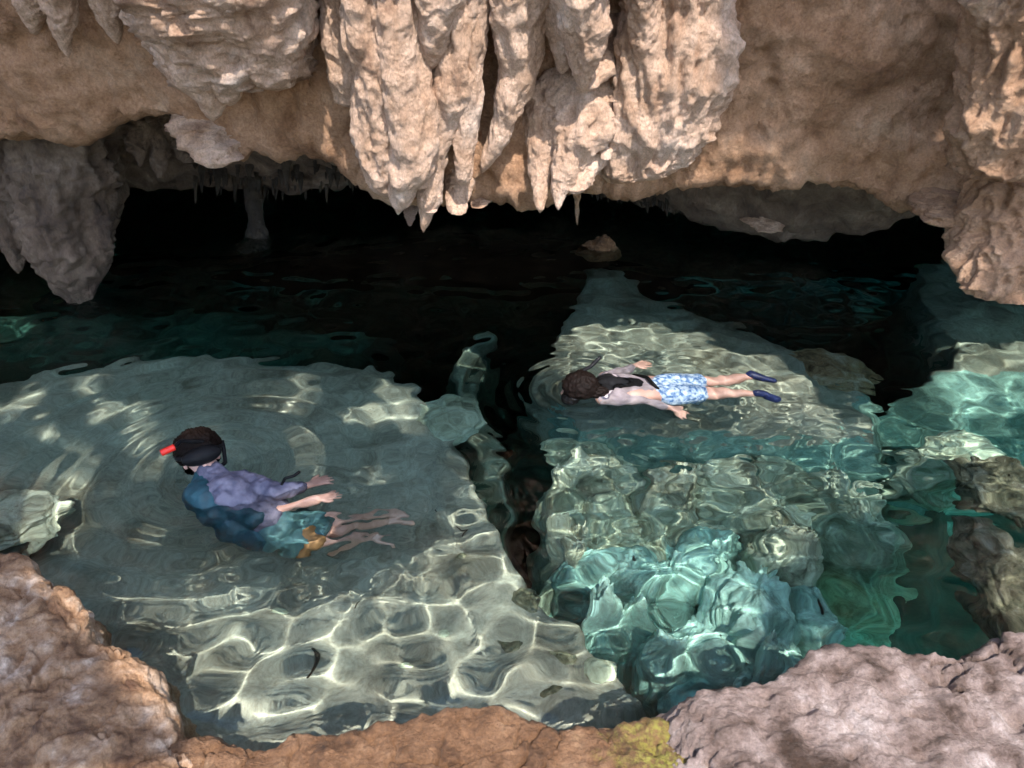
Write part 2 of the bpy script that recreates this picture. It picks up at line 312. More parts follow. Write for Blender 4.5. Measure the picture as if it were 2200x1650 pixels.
# right edge formation
stalactite([(360,2120,2330),(430,2098,2330),(500,2080,2330),(560,2072,2330),(600,2076,2330),(622,2095,2320),(636,2160,2300)], 3.9, M_ceil, 'brown rock curtain hanging low at the right edge', None, name='rock_curtain', dep=0.6, seed=50, cat='rock curtain', segs=160, flutes=1.2)
stalactite([(0,2110,2330),(120,2100,2320),(220,2085,2310),(300,2065,2290),(350,2060,2260),(385,2075,2200)], 3.98, M_ceil, 'lumpy column of flowstone above the right hand rock curtain', None, name='flowstone', seed=51, top=100, rough=1.2, dep=0.7, cat='flowstone', segs=140)
stalactite([(390,1985,2110),(440,1975,2100),(470,1985,2060),(484,2005,2035)], 4.25, M_ceil, 'rounded brown lobe hanging left of the rock curtain', None, name='rock_lobe', seed=52, rough=0.7, cat='rock lobe')
# second row : grey mass on the left, behind the front edge
G2 = 'grey stalactites behind the left part of the ceiling edge'
BK = [
 ([(250,-40,110),(330,-30,115),(430,-20,80),(520,10,60),(560,28,48),(588,36,44)], 5.9, 'dark scaly stalactite at the left edge of the picture'),
 ([(250,40,220),(350,60,215),(430,80,212),(500,95,212),(545,108,208),(590,130,200),(625,150,193),(650,168,190),(657,175,186)], 5.8, 'big grey scaly stalactite with a brown tip nearly touching the water'),
 ([(250,0,140),(380,20,130),(480,50,120),(550,80,112),(585,95,104)], 5.95, 'grey stalactite between the dark one and the big one'),
 ([(230,180,260),(300,178,235),(360,180,215),(410,190,202)], 6.1, 'grey blade close right of the big scaly stalactite'),
 ([(230,250,330),(290,270,325),(330,290,312),(360,298,304)], 6.2, 'grey cone, left of the three small cones under the arch'),
 ([(230,305,375),(300,318,365),(350,330,355),(384,340,346)], 6.3, 'grey cone, middle of the three small cones under the arch'),
 ([(240,200,290),(340,205,270),(420,215,258),(470,232,248),(478,238,244)], 6.6, 'dim brown stalactite in the gap behind the big scaly one'),
 ([(240,360,440),(310,380,430),(350,400,415)], 6.5, 'grey cone, right of the three small cones under the arch'),
]
for i, (rows, Y, lab) in enumerate(BK):
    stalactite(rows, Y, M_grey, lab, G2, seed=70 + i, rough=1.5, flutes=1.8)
# ------------------------------------------------------------------ back chamber
def back_ceiling():
    us = np.linspace(-1500, 3700, 420)
    lp = [(-1500,470),(0,470),(200,440),(300,425),(420,415),(560,408),(760,400),(900,410),(1280,420),(1400,440),(1480,455),(1560,478),(1640,488),(1700,490),(1800,488),(1900,478),(1990,468),(2100,450),(3700,440)]
    lY = np.interp(us, [-1500, 0, 700, 1300, 1600, 2000, 3700], [7.4, 7.6, 8.6, 8.6, 7.6, 7.0, 6.7]); lv = np.interp(us, *zip(*lp)) - 8
    Lp = np.array([atY(u, v, y) for u, v, y in zip(us, lv, lY)])
    pf = resample([(-1.3, 2.2), (-1.15, 1.2), (-0.8, 0.6), (-0.35, 0.22), (-0.08, 0.03), (0.05, 0.0), (0.4, 0.1), (1.6, 0.3), (3.5, 0.3), (4.2, -0.6), (4.6, -6)], 260)
    P = np.zeros((260, 420, 3)); P[:, :, 0] = Lp[None, :, 0]; P[:, :, 1] = Lp[None, :, 1] + pf[:, 0:1]; P[:, :, 2] = Lp[None, :, 2] + pf[:, 1:2]
    N = normals(P); N = -N if N[100, 200, 1] > 0 else N
    F1, _ = worley(P * [3, 3, 2], 15)
    P = P + N * (fbm(P * 0.9, 3, 61) * 0.15 + fbm(P * [3, 3, 1], 4, 63, ridged=True) * 0.05 + (0.5 - F1) * 0.1 + fbm(P * 8, 3, 65) * 0.02)[..., None]
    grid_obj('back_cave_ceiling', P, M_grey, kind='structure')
back_ceiling()
# fringes of small stalactites hanging in the back
G3n = 'small spiky stalactites fringing the dark back chamber'
def spike(u, v0, v1, w, Y, lab, mat=None, grp=G3n, seed=0):
    rows = [(v0, u - w, u + w), (v0 + (v1 - v0) * .5, u - w * .6, u + w * .6), (v1, u - 1.5, u + 1.5)]
    return stalactite(rows, Y, mat or M_dim, lab, grp, nr=40, segs=16, seed=seed, rough=1.5)
rr_ = random.Random(3)
for k in range(104):
    u = 415 + 355 * k / 104 + rr_.uniform(-4, 4); Y = rr_.uniform(7.3, 8.3)
    v1 = rr_.triangular(370, 455, 385) - abs(u - 600) * .06; w_ = rr_.triangular(3, 15, 6)
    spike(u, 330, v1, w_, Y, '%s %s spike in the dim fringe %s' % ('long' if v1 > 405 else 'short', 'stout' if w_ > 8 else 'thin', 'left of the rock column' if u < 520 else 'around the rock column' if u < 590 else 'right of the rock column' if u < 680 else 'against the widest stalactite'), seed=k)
for k in range(46):
    u = 1275 + 385 * k / 46 + rr_.uniform(-4, 4); Y = 8.0 - (u - 1275) * 0.0022 - rr_.uniform(0, .25)
    v1 = rr_.uniform(0, 22); w_ = rr_.uniform(5, 11)
    spike(u, 380, np.interp(u, [1275, 1400, 1480, 1660], [430, 462, 478, 498]) - v1, w_, Y, '%s %s spike under the right ceiling, %s' % ('long' if v1 < 11 else 'short', 'stout' if w_ > 8 else 'thin', 'close to the lone thin stalactite' if u < 1400 else 'in the middle of the fringe' if u < 1530 else 'by the pale lump'), seed=k + 90, grp='small spiky stalactites under the right ceiling')
spike(1240, 380, 484, 9, 6.2, 'lone thin stalactite hanging in the dark gap right of the fangs', seed=301, grp=None, mat=M_ceil)
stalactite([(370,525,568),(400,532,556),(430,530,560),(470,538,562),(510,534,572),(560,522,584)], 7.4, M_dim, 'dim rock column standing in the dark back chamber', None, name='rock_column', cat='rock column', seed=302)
stalactite([(440,1600,1685),(470,1602,1682),(492,1625,1665)], 6.75, M_stal, 'small pale lump on the rim of the back ceiling', None, name='limestone_lump', cat='rock lump', seed=303, rough=2)

# ------------------------------------------------------------------ enclosing cave rock (roof behind the beam, side walls, added sun blocker behind the camera)
def slab(name, A, nu, nv, seed, amp=0.25, mat=None, mask=None):
    s, t = np.meshgrid(np.linspace(0, 1, nu), np.linspace(0, 1, nv)); A = np.asarray(A, float)
    P = (A[0] * ((1 - s) * (1 - t))[..., None] + A[1] * (s * (1 - t))[..., None] + A[2] * (s * t)[..., None] + A[3] * ((1 - s) * t)[..., None])
    n = np.cross(A[1] - A[0], A[3] - A[0]); n /= np.linalg.norm(n)
    P = P + n * (fbm(P * 0.7, 4, seed) * amp)[..., None]
    F = grid_faces(nv, nu)
    if mask is not None:
        c = P.reshape(-1, 3)[F].mean(1); F = F[mask(c)]
    return add(name, mesh_from(name, P, F, mat or M_ceil), kind='structure')
slab('cave_roof', [(-9, 4.9, 5.9), (9, 4.9, 5.9), (9, 14, 5.6), (-9, 14, 5.6)], 60, 40, 5)
slab('cave_wall', [(-7.5, 3, -7), (-7.5, 14, -7), (-7.5, 14, 6), (-7.5, 3, 6)], 80, 40, 6, mat=M_ceil)
slab('cave_wall', [(7.5, 3, -7), (7.5, 14, -7), (7.5, 14, 6), (7.5, 3, 6)], 80, 40, 7, mat=M_ceil)
# sunlit patches, in picture coordinates on the water plane (LW) and on the ceiling front (LO)
LW = [[(500,1640),(420,1600),(345,1500),(280,1420),(200,1370),(130,1300),(80,1240),(330,1215),(560,1225),(800,1235),(900,1150),(1000,1080),(1080,1010),(1090,850),(1140,700),(1180,645),(1340,640),(1440,640),(1560,660),(1700,700),(1830,770),(1910,840),(1960,900),(2200,960),(2150,1010),(2000,1060),(1900,1130),(1740,1160),(1720,1300),(1740,1420),(1700,1520),(1450,1650)],
      [(1925,640),(1960,610),(2090,600),(2600,600),(2600,1100),(2150,960),(2010,850),(1960,790),(2000,730),(1960,660)],
      [(1440,1800),(1450,1500),(1600,1440),(1800,1370),(2500,1300),(2500,1800)]]
LO = [[(400,-300),(1540,-300),(1560,120),(1545,200),(1480,330),(1420,420),(1380,520),(820,520),(760,460),(700,330),(640,200),(560,240),(380,380),(330,100)],
      [(2150,130),(2400,60),(2400,420),(2100,390),(2150,300)]]
# shaded places: pieces of the added sun blocker stand only where these patches need shade; elsewhere the sky is open
SW = [(-700,640),(1120,640),(1160,700),(1100,900),(1100,1090),(600,1260),(-700,1260)], [(1230,560),(1345,520),(1950,540),(1990,760),(1990,900),(1800,800),(1500,640)], [(1700,1100),(2250,980),(2250,1330),(1800,1450),(1700,1420)], [(-700,1180),(100,1180),(330,1420),(420,1640),(-700,1640)]
SO = [[(1200,-500),(2600,-500),(2600,520),(1200,520)], [(-700,-500),(420,-500),(420,520),(-700,520)]]
def sunmask(c):
    c = c + 0; c[:, 0] += 0.10 * fbm(c * 2.0, 3, 91); c[:, 2] += 0.10 * fbm(c * 2.0, 3, 92)
    t = (4.85 - c[:, 1]) / (-S[1]); q = c - S * t[:, None]
    u, v = toPix(q); wall = q[:, 2] > np.interp(q[:, 0], [-4, 0, 4], [1.4, 1.2, 1.15])
    w = c - S * (c[:, 2] / S[2])[:, None]; u2, v2 = toPix(w)
    lit = np.zeros(len(c), bool); sh = lit.copy()
    for p in LO: lit |= wall & inpoly(u, v, p)
    for p in LW: lit |= inpoly(u2, v2, p)
    for p in SO: sh |= wall & inpoly(u, v, p)
    for p in SW: sh |= inpoly(u2, v2, p)
    gap = gn(c * [2.4, 1, 1.1] + 5, 95) + 0.4 * gn(c * [5, 1, 3] + 5, 96); lit |= inpoly(u2, v2, SW[0]) & (gap > 0.27) & (v2 > 760)
    return sh & ~lit
slab('sun_blocker', [(-8, -4, -2), (10, -4, -2), (10, -4, 19), (-8, -4, 19)], 260, 300, 8, amp=0.15, mask=sunmask)  # unseen pieces added behind the camera, cut out to shape sun and shade

# ------------------------------------------------------------------ pool bed
def pm(poly, dep): return np.array([under(u, v, dep)[:2] for u, v in poly])
PLAT = [  # (depth, edge width, polygon)
 (0.95, 0.17, [(-900,1900),(-900,830),(-200,800),(0,790),(300,745),(600,738),(850,760),(960,850),(1020,930),(1040,1000),(1110,1120),(1190,1240),(1300,1340),(1390,1430),(1425,1500),(1400,1600),(1340,1900)]),
 (1.6, 0.25, [(1030,635),(1085,700),(1060,800),(1110,900),(1150,1050),(1135,1140),(1050,1130),(950,950),(930,780),(990,700)]),
 (1.85, 0.3, [(1185,930),(1500,890),(1900,850),(2500,830),(2500,1090),(2130,1080),(2050,1170),(1850,1195),(1780,1160),(1760,1300),(1785,1420),(1700,1560),(1380,1620),(1360,1450),(1230,1260),(1190,1120)]),
 (1.0, 0.18, [(1250,545),(1345,560),(1400,600),(1500,645),(1650,700),(1800,770),(1900,835),(1910,950),(1600,965),(1220,940),(1120,850),(1105,790),(1170,690),(1230,600)]),
 (2.95, 0.5, [(-900,650),(100,640),(520,630),(860,690),(880,790),(-900,830)]),
 (1.2, 0.25, [(1925,555),(2100,520),(2600,540),(2600,960),(2050,900),(1960,820),(2000,730),(1940,650)]),
]
bx, by = np.meshgrid(np.arange(-7.6, 7.6, 0.026), np.arange(0.2, 12.0, 0.026))
def bed_height(x, y):
    q = np.stack([x, y, 0 * x], -1)
    wx = x + 0.08 * fbm(q * 1.6, 4, 101); wy = y + 0.08 * fbm(q * 1.6 + 9, 4, 102)
    z = -6.0 + 0.5 * fbm(q * 0.8, 4, 103)
    for dep, wd, poly in PLAT:
        sd = sdpoly(wx, wy, pm(poly, dep)); m = sstep(-wd * 1.2, wd, sd)
        top = -dep - 0.10 * sstep(0.5, 0, sd)
        if dep == 0.95: top = top + 0.14 * sstep(3.2, 2.2, y)
        if dep == 1.85: top = top + 0.45 * sstep(3.9, 2.6, y)
        z = np.maximum(z, z * (1 - m) + top * m)
    z = z + 0.10 * fbm(q * 1.1, 3, 104) + 0.035 * fbm(q * 4, 4, 105)
    F1, _ = worley(q * 1.5 + 5, 18); z = z + 0.10 * (0.5 - F1) * sstep(1.3, 1.8, -z)
    return z
bz = bed_height(bx, by)
bed = grid_obj('pool_bed', np.stack([bx, by, bz], -1), M_bed, kind='structure')
M_deep = rock_mat('shade darkened bed', [(0.3, (0.03, 0.028, 0.022)), (0.5, (0.07, 0.065, 0.05)), (0.7, (0.11, 0.10, 0.08))], 1.7, 0.9, 0.2, 30, 6)  # shade of the hollow and the deepest bed painted as dark colour
M_green = rock_mat('water tinted bed', [(0.3, (0.08, 0.13, 0.11)), (0.5, (0.22, 0.32, 0.27)), (0.7, (0.42, 0.58, 0.50))], 2.2, 0.9, 0.3, 30, 6)  # the water's teal tint is painted into this bed colour
M_turq = rock_mat('water tinted boulder', [(0.3, (0.07, 0.12, 0.10)), (0.44, (0.38, 0.58, 0.50)), (0.58, (0.54, 0.76, 0.67)), (0.72, (0.66, 0.84, 0.77))], 2.4, 0.85, 0.4, 24, 8)  # turquoise of the deep water painted into the boulder colour
bed.data.materials.append(M_deep); bed.data.materials.append(M_green); bed.data.materials.append(rock_mat('dim water tinted bed', [(0.3, (0.03, 0.04, 0.03)), (0.5, (0.09, 0.12, 0.095)), (0.7, (0.17, 0.21, 0.17))], 1.7, 0.9, 0.2, 30, 6)); zz = bz[:-1, :-1].ravel(); cx = inpoly(bx, by, pm(PLAT[2][2], 1.6))[:-1, :-1].ravel()  # last slot: dim copy of the painted water tint for deeper bed faces
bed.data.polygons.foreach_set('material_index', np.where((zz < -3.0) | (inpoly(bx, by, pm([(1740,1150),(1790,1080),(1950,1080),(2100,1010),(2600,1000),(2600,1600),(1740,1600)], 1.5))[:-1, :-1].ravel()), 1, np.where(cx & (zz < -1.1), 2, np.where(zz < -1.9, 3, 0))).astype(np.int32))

# ------------------------------------------------------------------ boulders
def boulder(name, c, r, mat, label, cat, group=None, seed=0, rough=1.0, n=90, rot=0):
    th_ = np.linspace(0.02, np.pi - 0.02, n); ph = np.linspace(0, 2 * np.pi, 2 * n, endpoint=False)
    T, Ph = np.meshgrid(th_, ph, indexing='ij')
    D = np.stack([np.sin(T) * np.cos(Ph), np.sin(T) * np.sin(Ph), np.cos(T)], -1)
    Q = D * 1.0 + seed * 7.3
    F1, _ = worley(Q * 1.3, 25); H1, _ = worley(Q * 4.0, 26)
    rad = 1 + 0.30 * fbm(Q * 0.9, 3, 111) + 0.25 * (0.6 - F1) + 0.10 * rough * (0.5 - H1) + 0.06 * rough * fbm(Q * 5, 4, 112)
    P = D * rad[..., None] * np.asarray(r, float)
    o = grid_obj(name, P, mat, wrap=True, label=label, cat=cat, group=group)
    o.location = tuple(c); o.rotation_euler.z = rot
    return o
GB = 'submerged boulders in the teal pool right of the channel'
SB = [(1290,1010,1.35,(.30,.26,.22),'pale green boulder just right of the top of the dark channel'),
      (1440,1060,1.25,(.30,.22,.20),'rounded submerged boulder in the middle of the teal pool'),
      (1600,1040,1.1,(.45,.28,.20),'broad olive boulder near the swimmer with patterned shorts'),
      (1500,1190,1.15,(.36,.22,.20),'flat pale boulder ringed by dark gaps'),
      (1260,1180,1.5,(.20,.30,.22),'narrow boulder along the dark channel'),
      (1330,1290,1.6,(.26,.24,.22),'bright turquoise boulder with a dark spot, by the channel'),
      (1620,1290,1.7,(.36,.28,.24),'wide turquoise boulder above the front right rock'),
      (1680,1390,1.6,(.30,.22,.22),'turquoise boulder touching the foot of the front right rock'),
      (1690,1150,1.3,(.26,.24,.2),'olive boulder left of the dark hollow'),
      (1850,1040,1.0,(.42,.26,.2),'olive boulder under the rippled right hand water'),
      (2030,960,0.9,(.4,.26,.2),'brown tinted boulder near the right edge of the pool'),
      (2160,1040,0.7,(.3,.3,.2),'dark mottled boulder at the right edge'),
      (2170,1250,0.6,(.22,.4,.3),'dark boulder under water at the right edge above the front rock'),
      (1450,1370,2.1,(.22,.2,.16),'small dark boulder deep beside the front right rock'),
      (1770,790,1.0,(.42,.26,.18),'flat orange brown boulder beyond the swimmer with blue shoes'),
      (950,900,1.0,(.36,.30,.14),'dim brown boulder on the edge of the left slab'),
      (30,1110,0.55,(.22,.30,.2),'dark rimmed boulder under water at the left edge')]
M_mott = rock_mat('mottled algae rock', [(0.36, (0.03, 0.032, 0.02)), (0.46, (0.14, 0.13, 0.08)), (0.55, (0.24, 0.21, 0.14)), (0.68, (0.42, 0.40, 0.32))], 7.0, 0.8, 0.6, 40, 12)
def bedz(x, y): return bz[min(max(int(round((y - 0.2) / 0.026)), 0), bz.shape[0] - 1), min(max(int(round((x + 7.6) / 0.026)), 0), bz.shape[1] - 1)]
rb = random.Random(5)
for k in range(26):
    for _ in range(50):
        u, v = rb.uniform(1180, 1780), rb.uniform(940, 1560)
        if inpoly(np.array(u), np.array(v), [(1190,950),(1560,930),(1900,1000),(1760,1180),(1770,1420),(1690,1520),(1430,1560),(1370,1420),(1230,1220)]): break
    where = ['beside the dark channel', 'in the middle of the teal pool', 'near the dark hollow'][0 if u < 1360 else 1 if u < 1600 else 2] + (' at the top of the pool' if v < 1150 else ' halfway down' if v < 1350 else ' close to the front rocks')
    q_ = rb.uniform(.13, .27); SB.append((u, v, 1.4, (q_ * rb.uniform(1, 1.5), q_, q_ * .8), 'small submerged stone ' + where))
for i, (u, v, d, r, lab) in enumerate(SB):
    p = under(u, v, d)
    if i > 16 or (i < 14 and i not in (11, 12)):      # these rest on the bed, their tops at different depths
        top = (rb.uniform(.85, 1.35) if i > 16 else rb.uniform(.75, 1.05)) - (0.15 if v > 1250 else 0); p = under(u, v, top + .1); bd_ = -bedz(p[0], p[1]); hz = max((bd_ - top) * 0.62, .10)
        r = (r[0] * 1.15, r[1] * 1.05, hz); d = top + hz * 0.6
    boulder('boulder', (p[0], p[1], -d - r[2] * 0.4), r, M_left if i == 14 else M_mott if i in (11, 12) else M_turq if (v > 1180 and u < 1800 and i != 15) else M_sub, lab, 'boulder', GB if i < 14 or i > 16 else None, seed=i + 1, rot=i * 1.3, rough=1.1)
p = atZ(1290, 530, 0.0); boulder('stalagmite', (p[0], p[1], -0.12), (.20, .16, .22), M_mid, 'brown stalagmite stump standing just out of the dark water', 'stalagmite', seed=31)

# ------------------------------------------------------------------ front rocks
def front_rock(name, sil, anc, mat, label, seed, amp=1.0, nu=300, nv=220, cat='rock'):
    sil = resample(sil, nu); anc = resample(anc, nu)
    Sv = np.array([atZ(a, b, y) for a, b, y in sil]); A = np.array([atZ(a, b, y) for a, b, y in anc])
    # path : foot in the water -> bulging shoulder -> silhouette -> anchor
    P = np.zeros((nv, nu, 3)); out = Sv - A; out[:, 2] = 0; L = np.linalg.norm(out, axis=1, keepdims=True); out /= L
    foot = Sv + out * -0.05 + [0, 0, -2.2]; mid = Sv + out * 0.10 + [0, 0, -0.45]; sh = Sv + out * 0.055 + [0, 0, -0.12]
    up = A * 0.5 + Sv * 0.5 + [0, 0, 0.02]; a2 = A + (A - Sv) * [0.8, 0.8, 0] - [0, 0, 0.05]; nr = Sv * 0.88 + A * 0.12 + [0, 0, 0.012]
    keys = [foot, mid, sh, Sv, nr, up, A, a2]; kt = [0, 0.18, 0.3, 0.36, 0.44, 0.68, 0.86, 1.0]
    t = np.linspace(0, 1, nv)
    for j in range(3):
        K = np.stack([k[:, j] for k in keys], 1)
        for i in range(nu): P[:, i, j] = np.interp(t, kt, K[i])
    for _ in range(6): P[1:-1] = (P[:-2] + 2 * P[1:-1] + P[2:]) / 4
    N = normals(P); N = -N if N[nv // 2 + 40, nu // 2, 2] < 0 else N
    F1, _ = worley(P * [6, 6, 6] + 0.25 * fbm(P * 5, 2, seed)[..., None] + seed, 35); H1, _ = worley(P * 17 + 0.3 * fbm(P * 14, 2, seed)[..., None], 36)
    d = fbm(P * 2.2 + seed, 3, 121) * 0.05 + (0.5 - F1) * 0.07 + (0.5 - H1) * 0.032 + fbm(P * 9, 5, 122, 0.65, ridged=True) * 0.016
    C1, C2 = worley(P * 2.6 + 0.5 * fbm(P * 3, 4, seed + 1)[..., None] + seed, 37); K1, _ = worley(P * 8 + seed, 38)
    d = d - 0.06 * sstep(0.08, 0.0, C2 - C1) * sstep(-0.25, 0.2, gn(P * 1.5, 80 + seed)) - 0.03 * sstep(0.33, 0.1, K1) * sstep(-0.1, 0.4, gn(P * 2.2, 81 + seed))
    P = P + N * (d * amp)[..., None]
    return grid_obj(name, P, mat, label=label, cat=cat)
front_rock('rock', [(-700,1050,0.20),(-200,1130,0.20),(0,1195,0.20),(62,1210,0.20),(82,1250,0.20),(135,1275,0.19),(185,1320,0.18),(192,1372,0.17),(270,1392,0.17),(322,1430,0.16),(328,1460,0.15),(350,1500,0.14),(362,1560,0.14),(400,1600,0.14),(420,1750,0.10)],
           [(-700,1900,0.25),(-200,1950,0.25),(0,1950,0.25),(120,1950,0.24),(200,1950,0.23),(300,1950,0.20)], M_left, 'ochre brown rock in the bottom left corner with a ragged edge', 3, 0.55)
front_rock('rock_ledge', [(250,1650,0.12),(360,1605,0.12),(420,1585,0.12),(540,1605,0.12),(590,1590,0.12),(620,1572,0.12),(720,1582,0.12),(860,1560,0.12),(940,1540,0.12),(1000,1520,0.12),(1080,1530,0.12),(1130,1565,0.12),(1200,1580,0.12),(1280,1568,0.12),(1340,1562,0.12),(1440,1562,0.12),(1500,1590,0.12),(1560,1640,0.12),(1600,1700,0.10)],
           [(350,2000,0.15),(600,2000,0.15),(900,2000,0.15),(1200,2000,0.15),(1500,2000,0.15)], M_mid, 'low brown ledge with yellow moss along the bottom edge', 5, 0.55, cat='rock ledge')
front_rock('rock', [(1380,1800,0.10),(1420,1680,0.12),(1445,1600,0.14),(1452,1545,0.16),(1500,1492,0.19),(1600,1480,0.20),(1700,1450,0.21),(1780,1402,0.22),(1880,1390,0.22),(2000,1402,0.22),(2060,1410,0.22),(2130,1396,0.22),(2200,1372,0.22),(2500,1340,0.22),(3000,1320,0.22)],
           [(1600,2050,0.27),(1800,2050,0.29),(2000,2050,0.29),(2400,2050,0.29),(2900,2050,0.29)], M_right, 'big mauve grey knobbly rock in the bottom right corner', 7, 0.75)

# ------------------------------------------------------------------ water surface
S1 = atZ(450, 1010, 0)[:2]; S1b = atZ(640, 1090, 0)[:2]; S2 = atZ(1245, 840, 0)[:2]; S2b = atZ(1480, 850, 0)[:2]
def waves(x, y):
    r = np.random.default_rng(11); z = np.zeros_like(x)
    for k in range(46):
        lam = r.uniform(0.18, 0.50); a = r.normal(0.9, 1.3); kk = 2 * np.pi / lam
        z += 0.00118 * lam / 0.35 * r.uniform(0.5, 1.3) * np.sin(kk * (x * math.cos(a) + y * math.sin(a)) + r.uniform(0, 6.28)) * 1.0
    q = np.stack([x, y, 0 * x], -1); z *= 1 - 0.45 * sstep(3.6, 5.0, y)
    z *= 1 - 0.75 * np.exp(-(((x - S1[0]) / 1.3)**2 + ((y - S1[1]) / 0.9)**2))
    z += 0.0035 * gn(q * 3.4, 201) + 0.0016 * gn(q * 7, 202)
    for (c, amp, lam, r0, dec) in ((S1, 0.0088, 0.185, 0.22, 0.62), (S1b, 0.0018, 0.11, 0.3, 0.3), (S2, 0.0055, 0.13, 0.12, 0.40), (S2b, 0.002, 0.12, 0.3, 0.5)):
        d = np.hypot(x - c[0], y - c[1]) + 0.04 * gn(q * 2.5, 207)
        z += amp * np.sin(2 * np.pi * d / lam) * np.exp(-np.maximum(d - r0, 0) / dec) * sstep(0, r0, d)
    # choppier where the right hand swimmer kicks
    c = atZ(1650, 950, 0)[:2]; m = np.exp(-(((x - c[0]) / 1.7)**2 + ((y - c[1]) / 0.9)**2)); z += m * (0.006 * gn(q * [5, 9, 1], 203) + 0.0035 * gn(q * [10, 16, 1], 204))
    c = atZ(720, 1115, 0)[:2]; m = np.exp(-(((x - c[0]) / 0.5)**2 + ((y - c[1]) / 0.42)**2)); z += m * (0.014 * gn(q * [6, 9, 1], 205) + 0.007 * gn(q * [13, 19, 1], 206) + 0.002 * gn(q * 34, 208))
    return z
xs = np.r_[np.arange(-7.7, -4.2, 0.08), np.arange(-4.2, 4.6, 0.0125), np.arange(4.6, 7.7, 0.08)]
ys = np.r_[np.arange(0.0, 1.2, 0.06), np.arange(1.2, 8.0, 0.0125), np.arange(8.0, 13.5, 0.08)]
wx, wy = np.meshgrid(xs, ys)
wo = grid_obj('water', np.stack([wx, wy, waves(wx, wy)], -1), M_water, kind='structure')
wo.cycles.is_caustics_caster = True; wo.cycles.is_caustics_receiver = False


# ------------------------------------------------------------------ people
def plain(name, col, rough=0.6, noise=None, scale=20, bump=0.15):
    m, nt, b = mat_new(name); N = nt.nodes.new; L = nt.links.new
    tc = N('ShaderNodeTexCoord'); n = N('ShaderNodeTexNoise'); n.inputs['Scale'].default_value = scale; n.inputs['Detail'].default_value = 5; L(tc.outputs['Object'], n.inputs['Vector'])
    r = N('ShaderNodeValToRGB'); r.color_ramp.elements[0].position = 0.38; r.color_ramp.elements[1].position = 0.62
    r.color_ramp.elements[0].color = (*(noise or [c * 0.75 for c in col]), 1); r.color_ramp.elements[1].color = (*col, 1)
    L(n.outputs['Fac'], r.inputs[0]); L(r.outputs[0], b.inputs['Base Color']); b.inputs['Roughness'].default_value = rough
    bp = N('ShaderNodeBump'); bp.inputs['Strength'].default_value = bump; bp.inputs['Distance'].default_value = 0.01; L(n.outputs['Fac'], bp.inputs['Height']); L(bp.outputs[0], b.inputs['Normal'])
    return m
M_skin = plain('skin', (0.66, 0.40, 0.32), 0.5, (0.55, 0.31, 0.24), 12)
M_hair = plain('wet dark hair', (0.008, 0.0045, 0.0035), 0.6, (0.006, 0.004, 0.003), 60, 0.6)
M_black = plain('black rubber', (0.012, 0.012, 0.013), 0.35)
M_lilac = plain('lilac grey fabric', (0.16, 0.15, 0.20), 0.7, (0.07, 0.07, 0.11), 14, 0.4)
M_teal = plain('dark teal fabric', (0.010, 0.07, 0.09), 0.6, (0.008, 0.04, 0.055), 14)
M_aqua = plain('aqua fabric', (0.06, 0.15, 0.155), 0.7)
M_orange = plain('orange band', (0.34, 0.18, 0.07), 0.7)
M_red = plain('red plastic', (0.75, 0.03, 0.015), 0.4, (0.7, 0.02, 0.01))
M_print = plain('pale blue patterned fabric', (0.62, 0.74, 0.86), 0.7, (0.06, 0.16, 0.36), 34)
M_pale = plain('pale mauve grey fabric', (0.42, 0.35, 0.36), 0.7, (0.28, 0.23, 0.25), 14, 0.4)
M_navy = plain('navy neoprene', (0.015, 0.025, 0.10), 0.5)
def J(u, v, z): 
    if z >= 0: return atZ(u, v, z)
    return np.array([*under(u, v, -z)[:2], z])
def flesh(name, caps, mat, parent, vox=0.012, smooth=6, wrinkle=0.0):
    """one continuous surface round tapered capsules (p, rp, q, rq), fused by a voxel remesh"""
    VV, FF, o_ = [], [], 0
    for p, rp, q, rq in caps:
        p, q = np.asarray(p, float), np.asarray(q, float); d = q - p; L_ = np.linalg.norm(d) + 1e-6; d = d / L_
        a = np.cross(d, [0.31, 0.2, 0.93]); a /= np.linalg.norm(a); b = np.cross(d, a); rows = []
        for t in np.linspace(-math.pi / 2 + .05, 0, 6): rows.append((p + d * rp * math.sin(t), rp * math.cos(t)))
        for t in np.linspace(0.05, math.pi / 2 - .05, 6): rows.append((q + d * rq * math.sin(t), rq * math.cos(t)))
        ring = np.linspace(0, 2 * np.pi, 18, endpoint=False)
        V = np.array([[c + (a * math.cos(w) + b * math.sin(w)) * r_ for w in ring] for c, r_ in rows])
        F = grid_faces(12, 18, True); VV.append(V.reshape(-1, 3)); FF += [tuple(int(x) + o_ for x in f_) for f_ in F]
        FF.append(tuple(o_ + k for k in range(18))[::-1]); FF.append(tuple(o_ + 11 * 18 + k for k in range(18))); o_ += 12 * 18
    VV = np.concatenate(VV); c0 = VV.mean(0)
    me = bpy.data.meshes.new(name); me.from_pydata((VV - c0).tolist(), [], FF); me.materials.append(mat)
    bm = bmesh.new(); bm.from_mesh(me); bmesh.ops.recalc_face_normals(bm, faces=bm.faces); bm.to_mesh(me); bm.free()
    o = add(name, me, parent); o.location = tuple(c0)
    r_ = o.modifiers.new('fuse', 'REMESH'); r_.mode = 'VOXEL'; r_.voxel_size = vox; r_.use_smooth_shade = True
    s_ = o.modifiers.new('soften', 'SMOOTH'); s_.factor = 0.5; s_.iterations = smooth
    if wrinkle:
        tx = bpy.data.textures.new('folds', 'CLOUDS'); tx.noise_scale = 0.07; tx.noise_depth = 2
        m_ = o.modifiers.new('folds', 'DISPLACE'); m_.texture = tx; m_.strength = wrinkle; m_.mid_level = 0.5
    return o
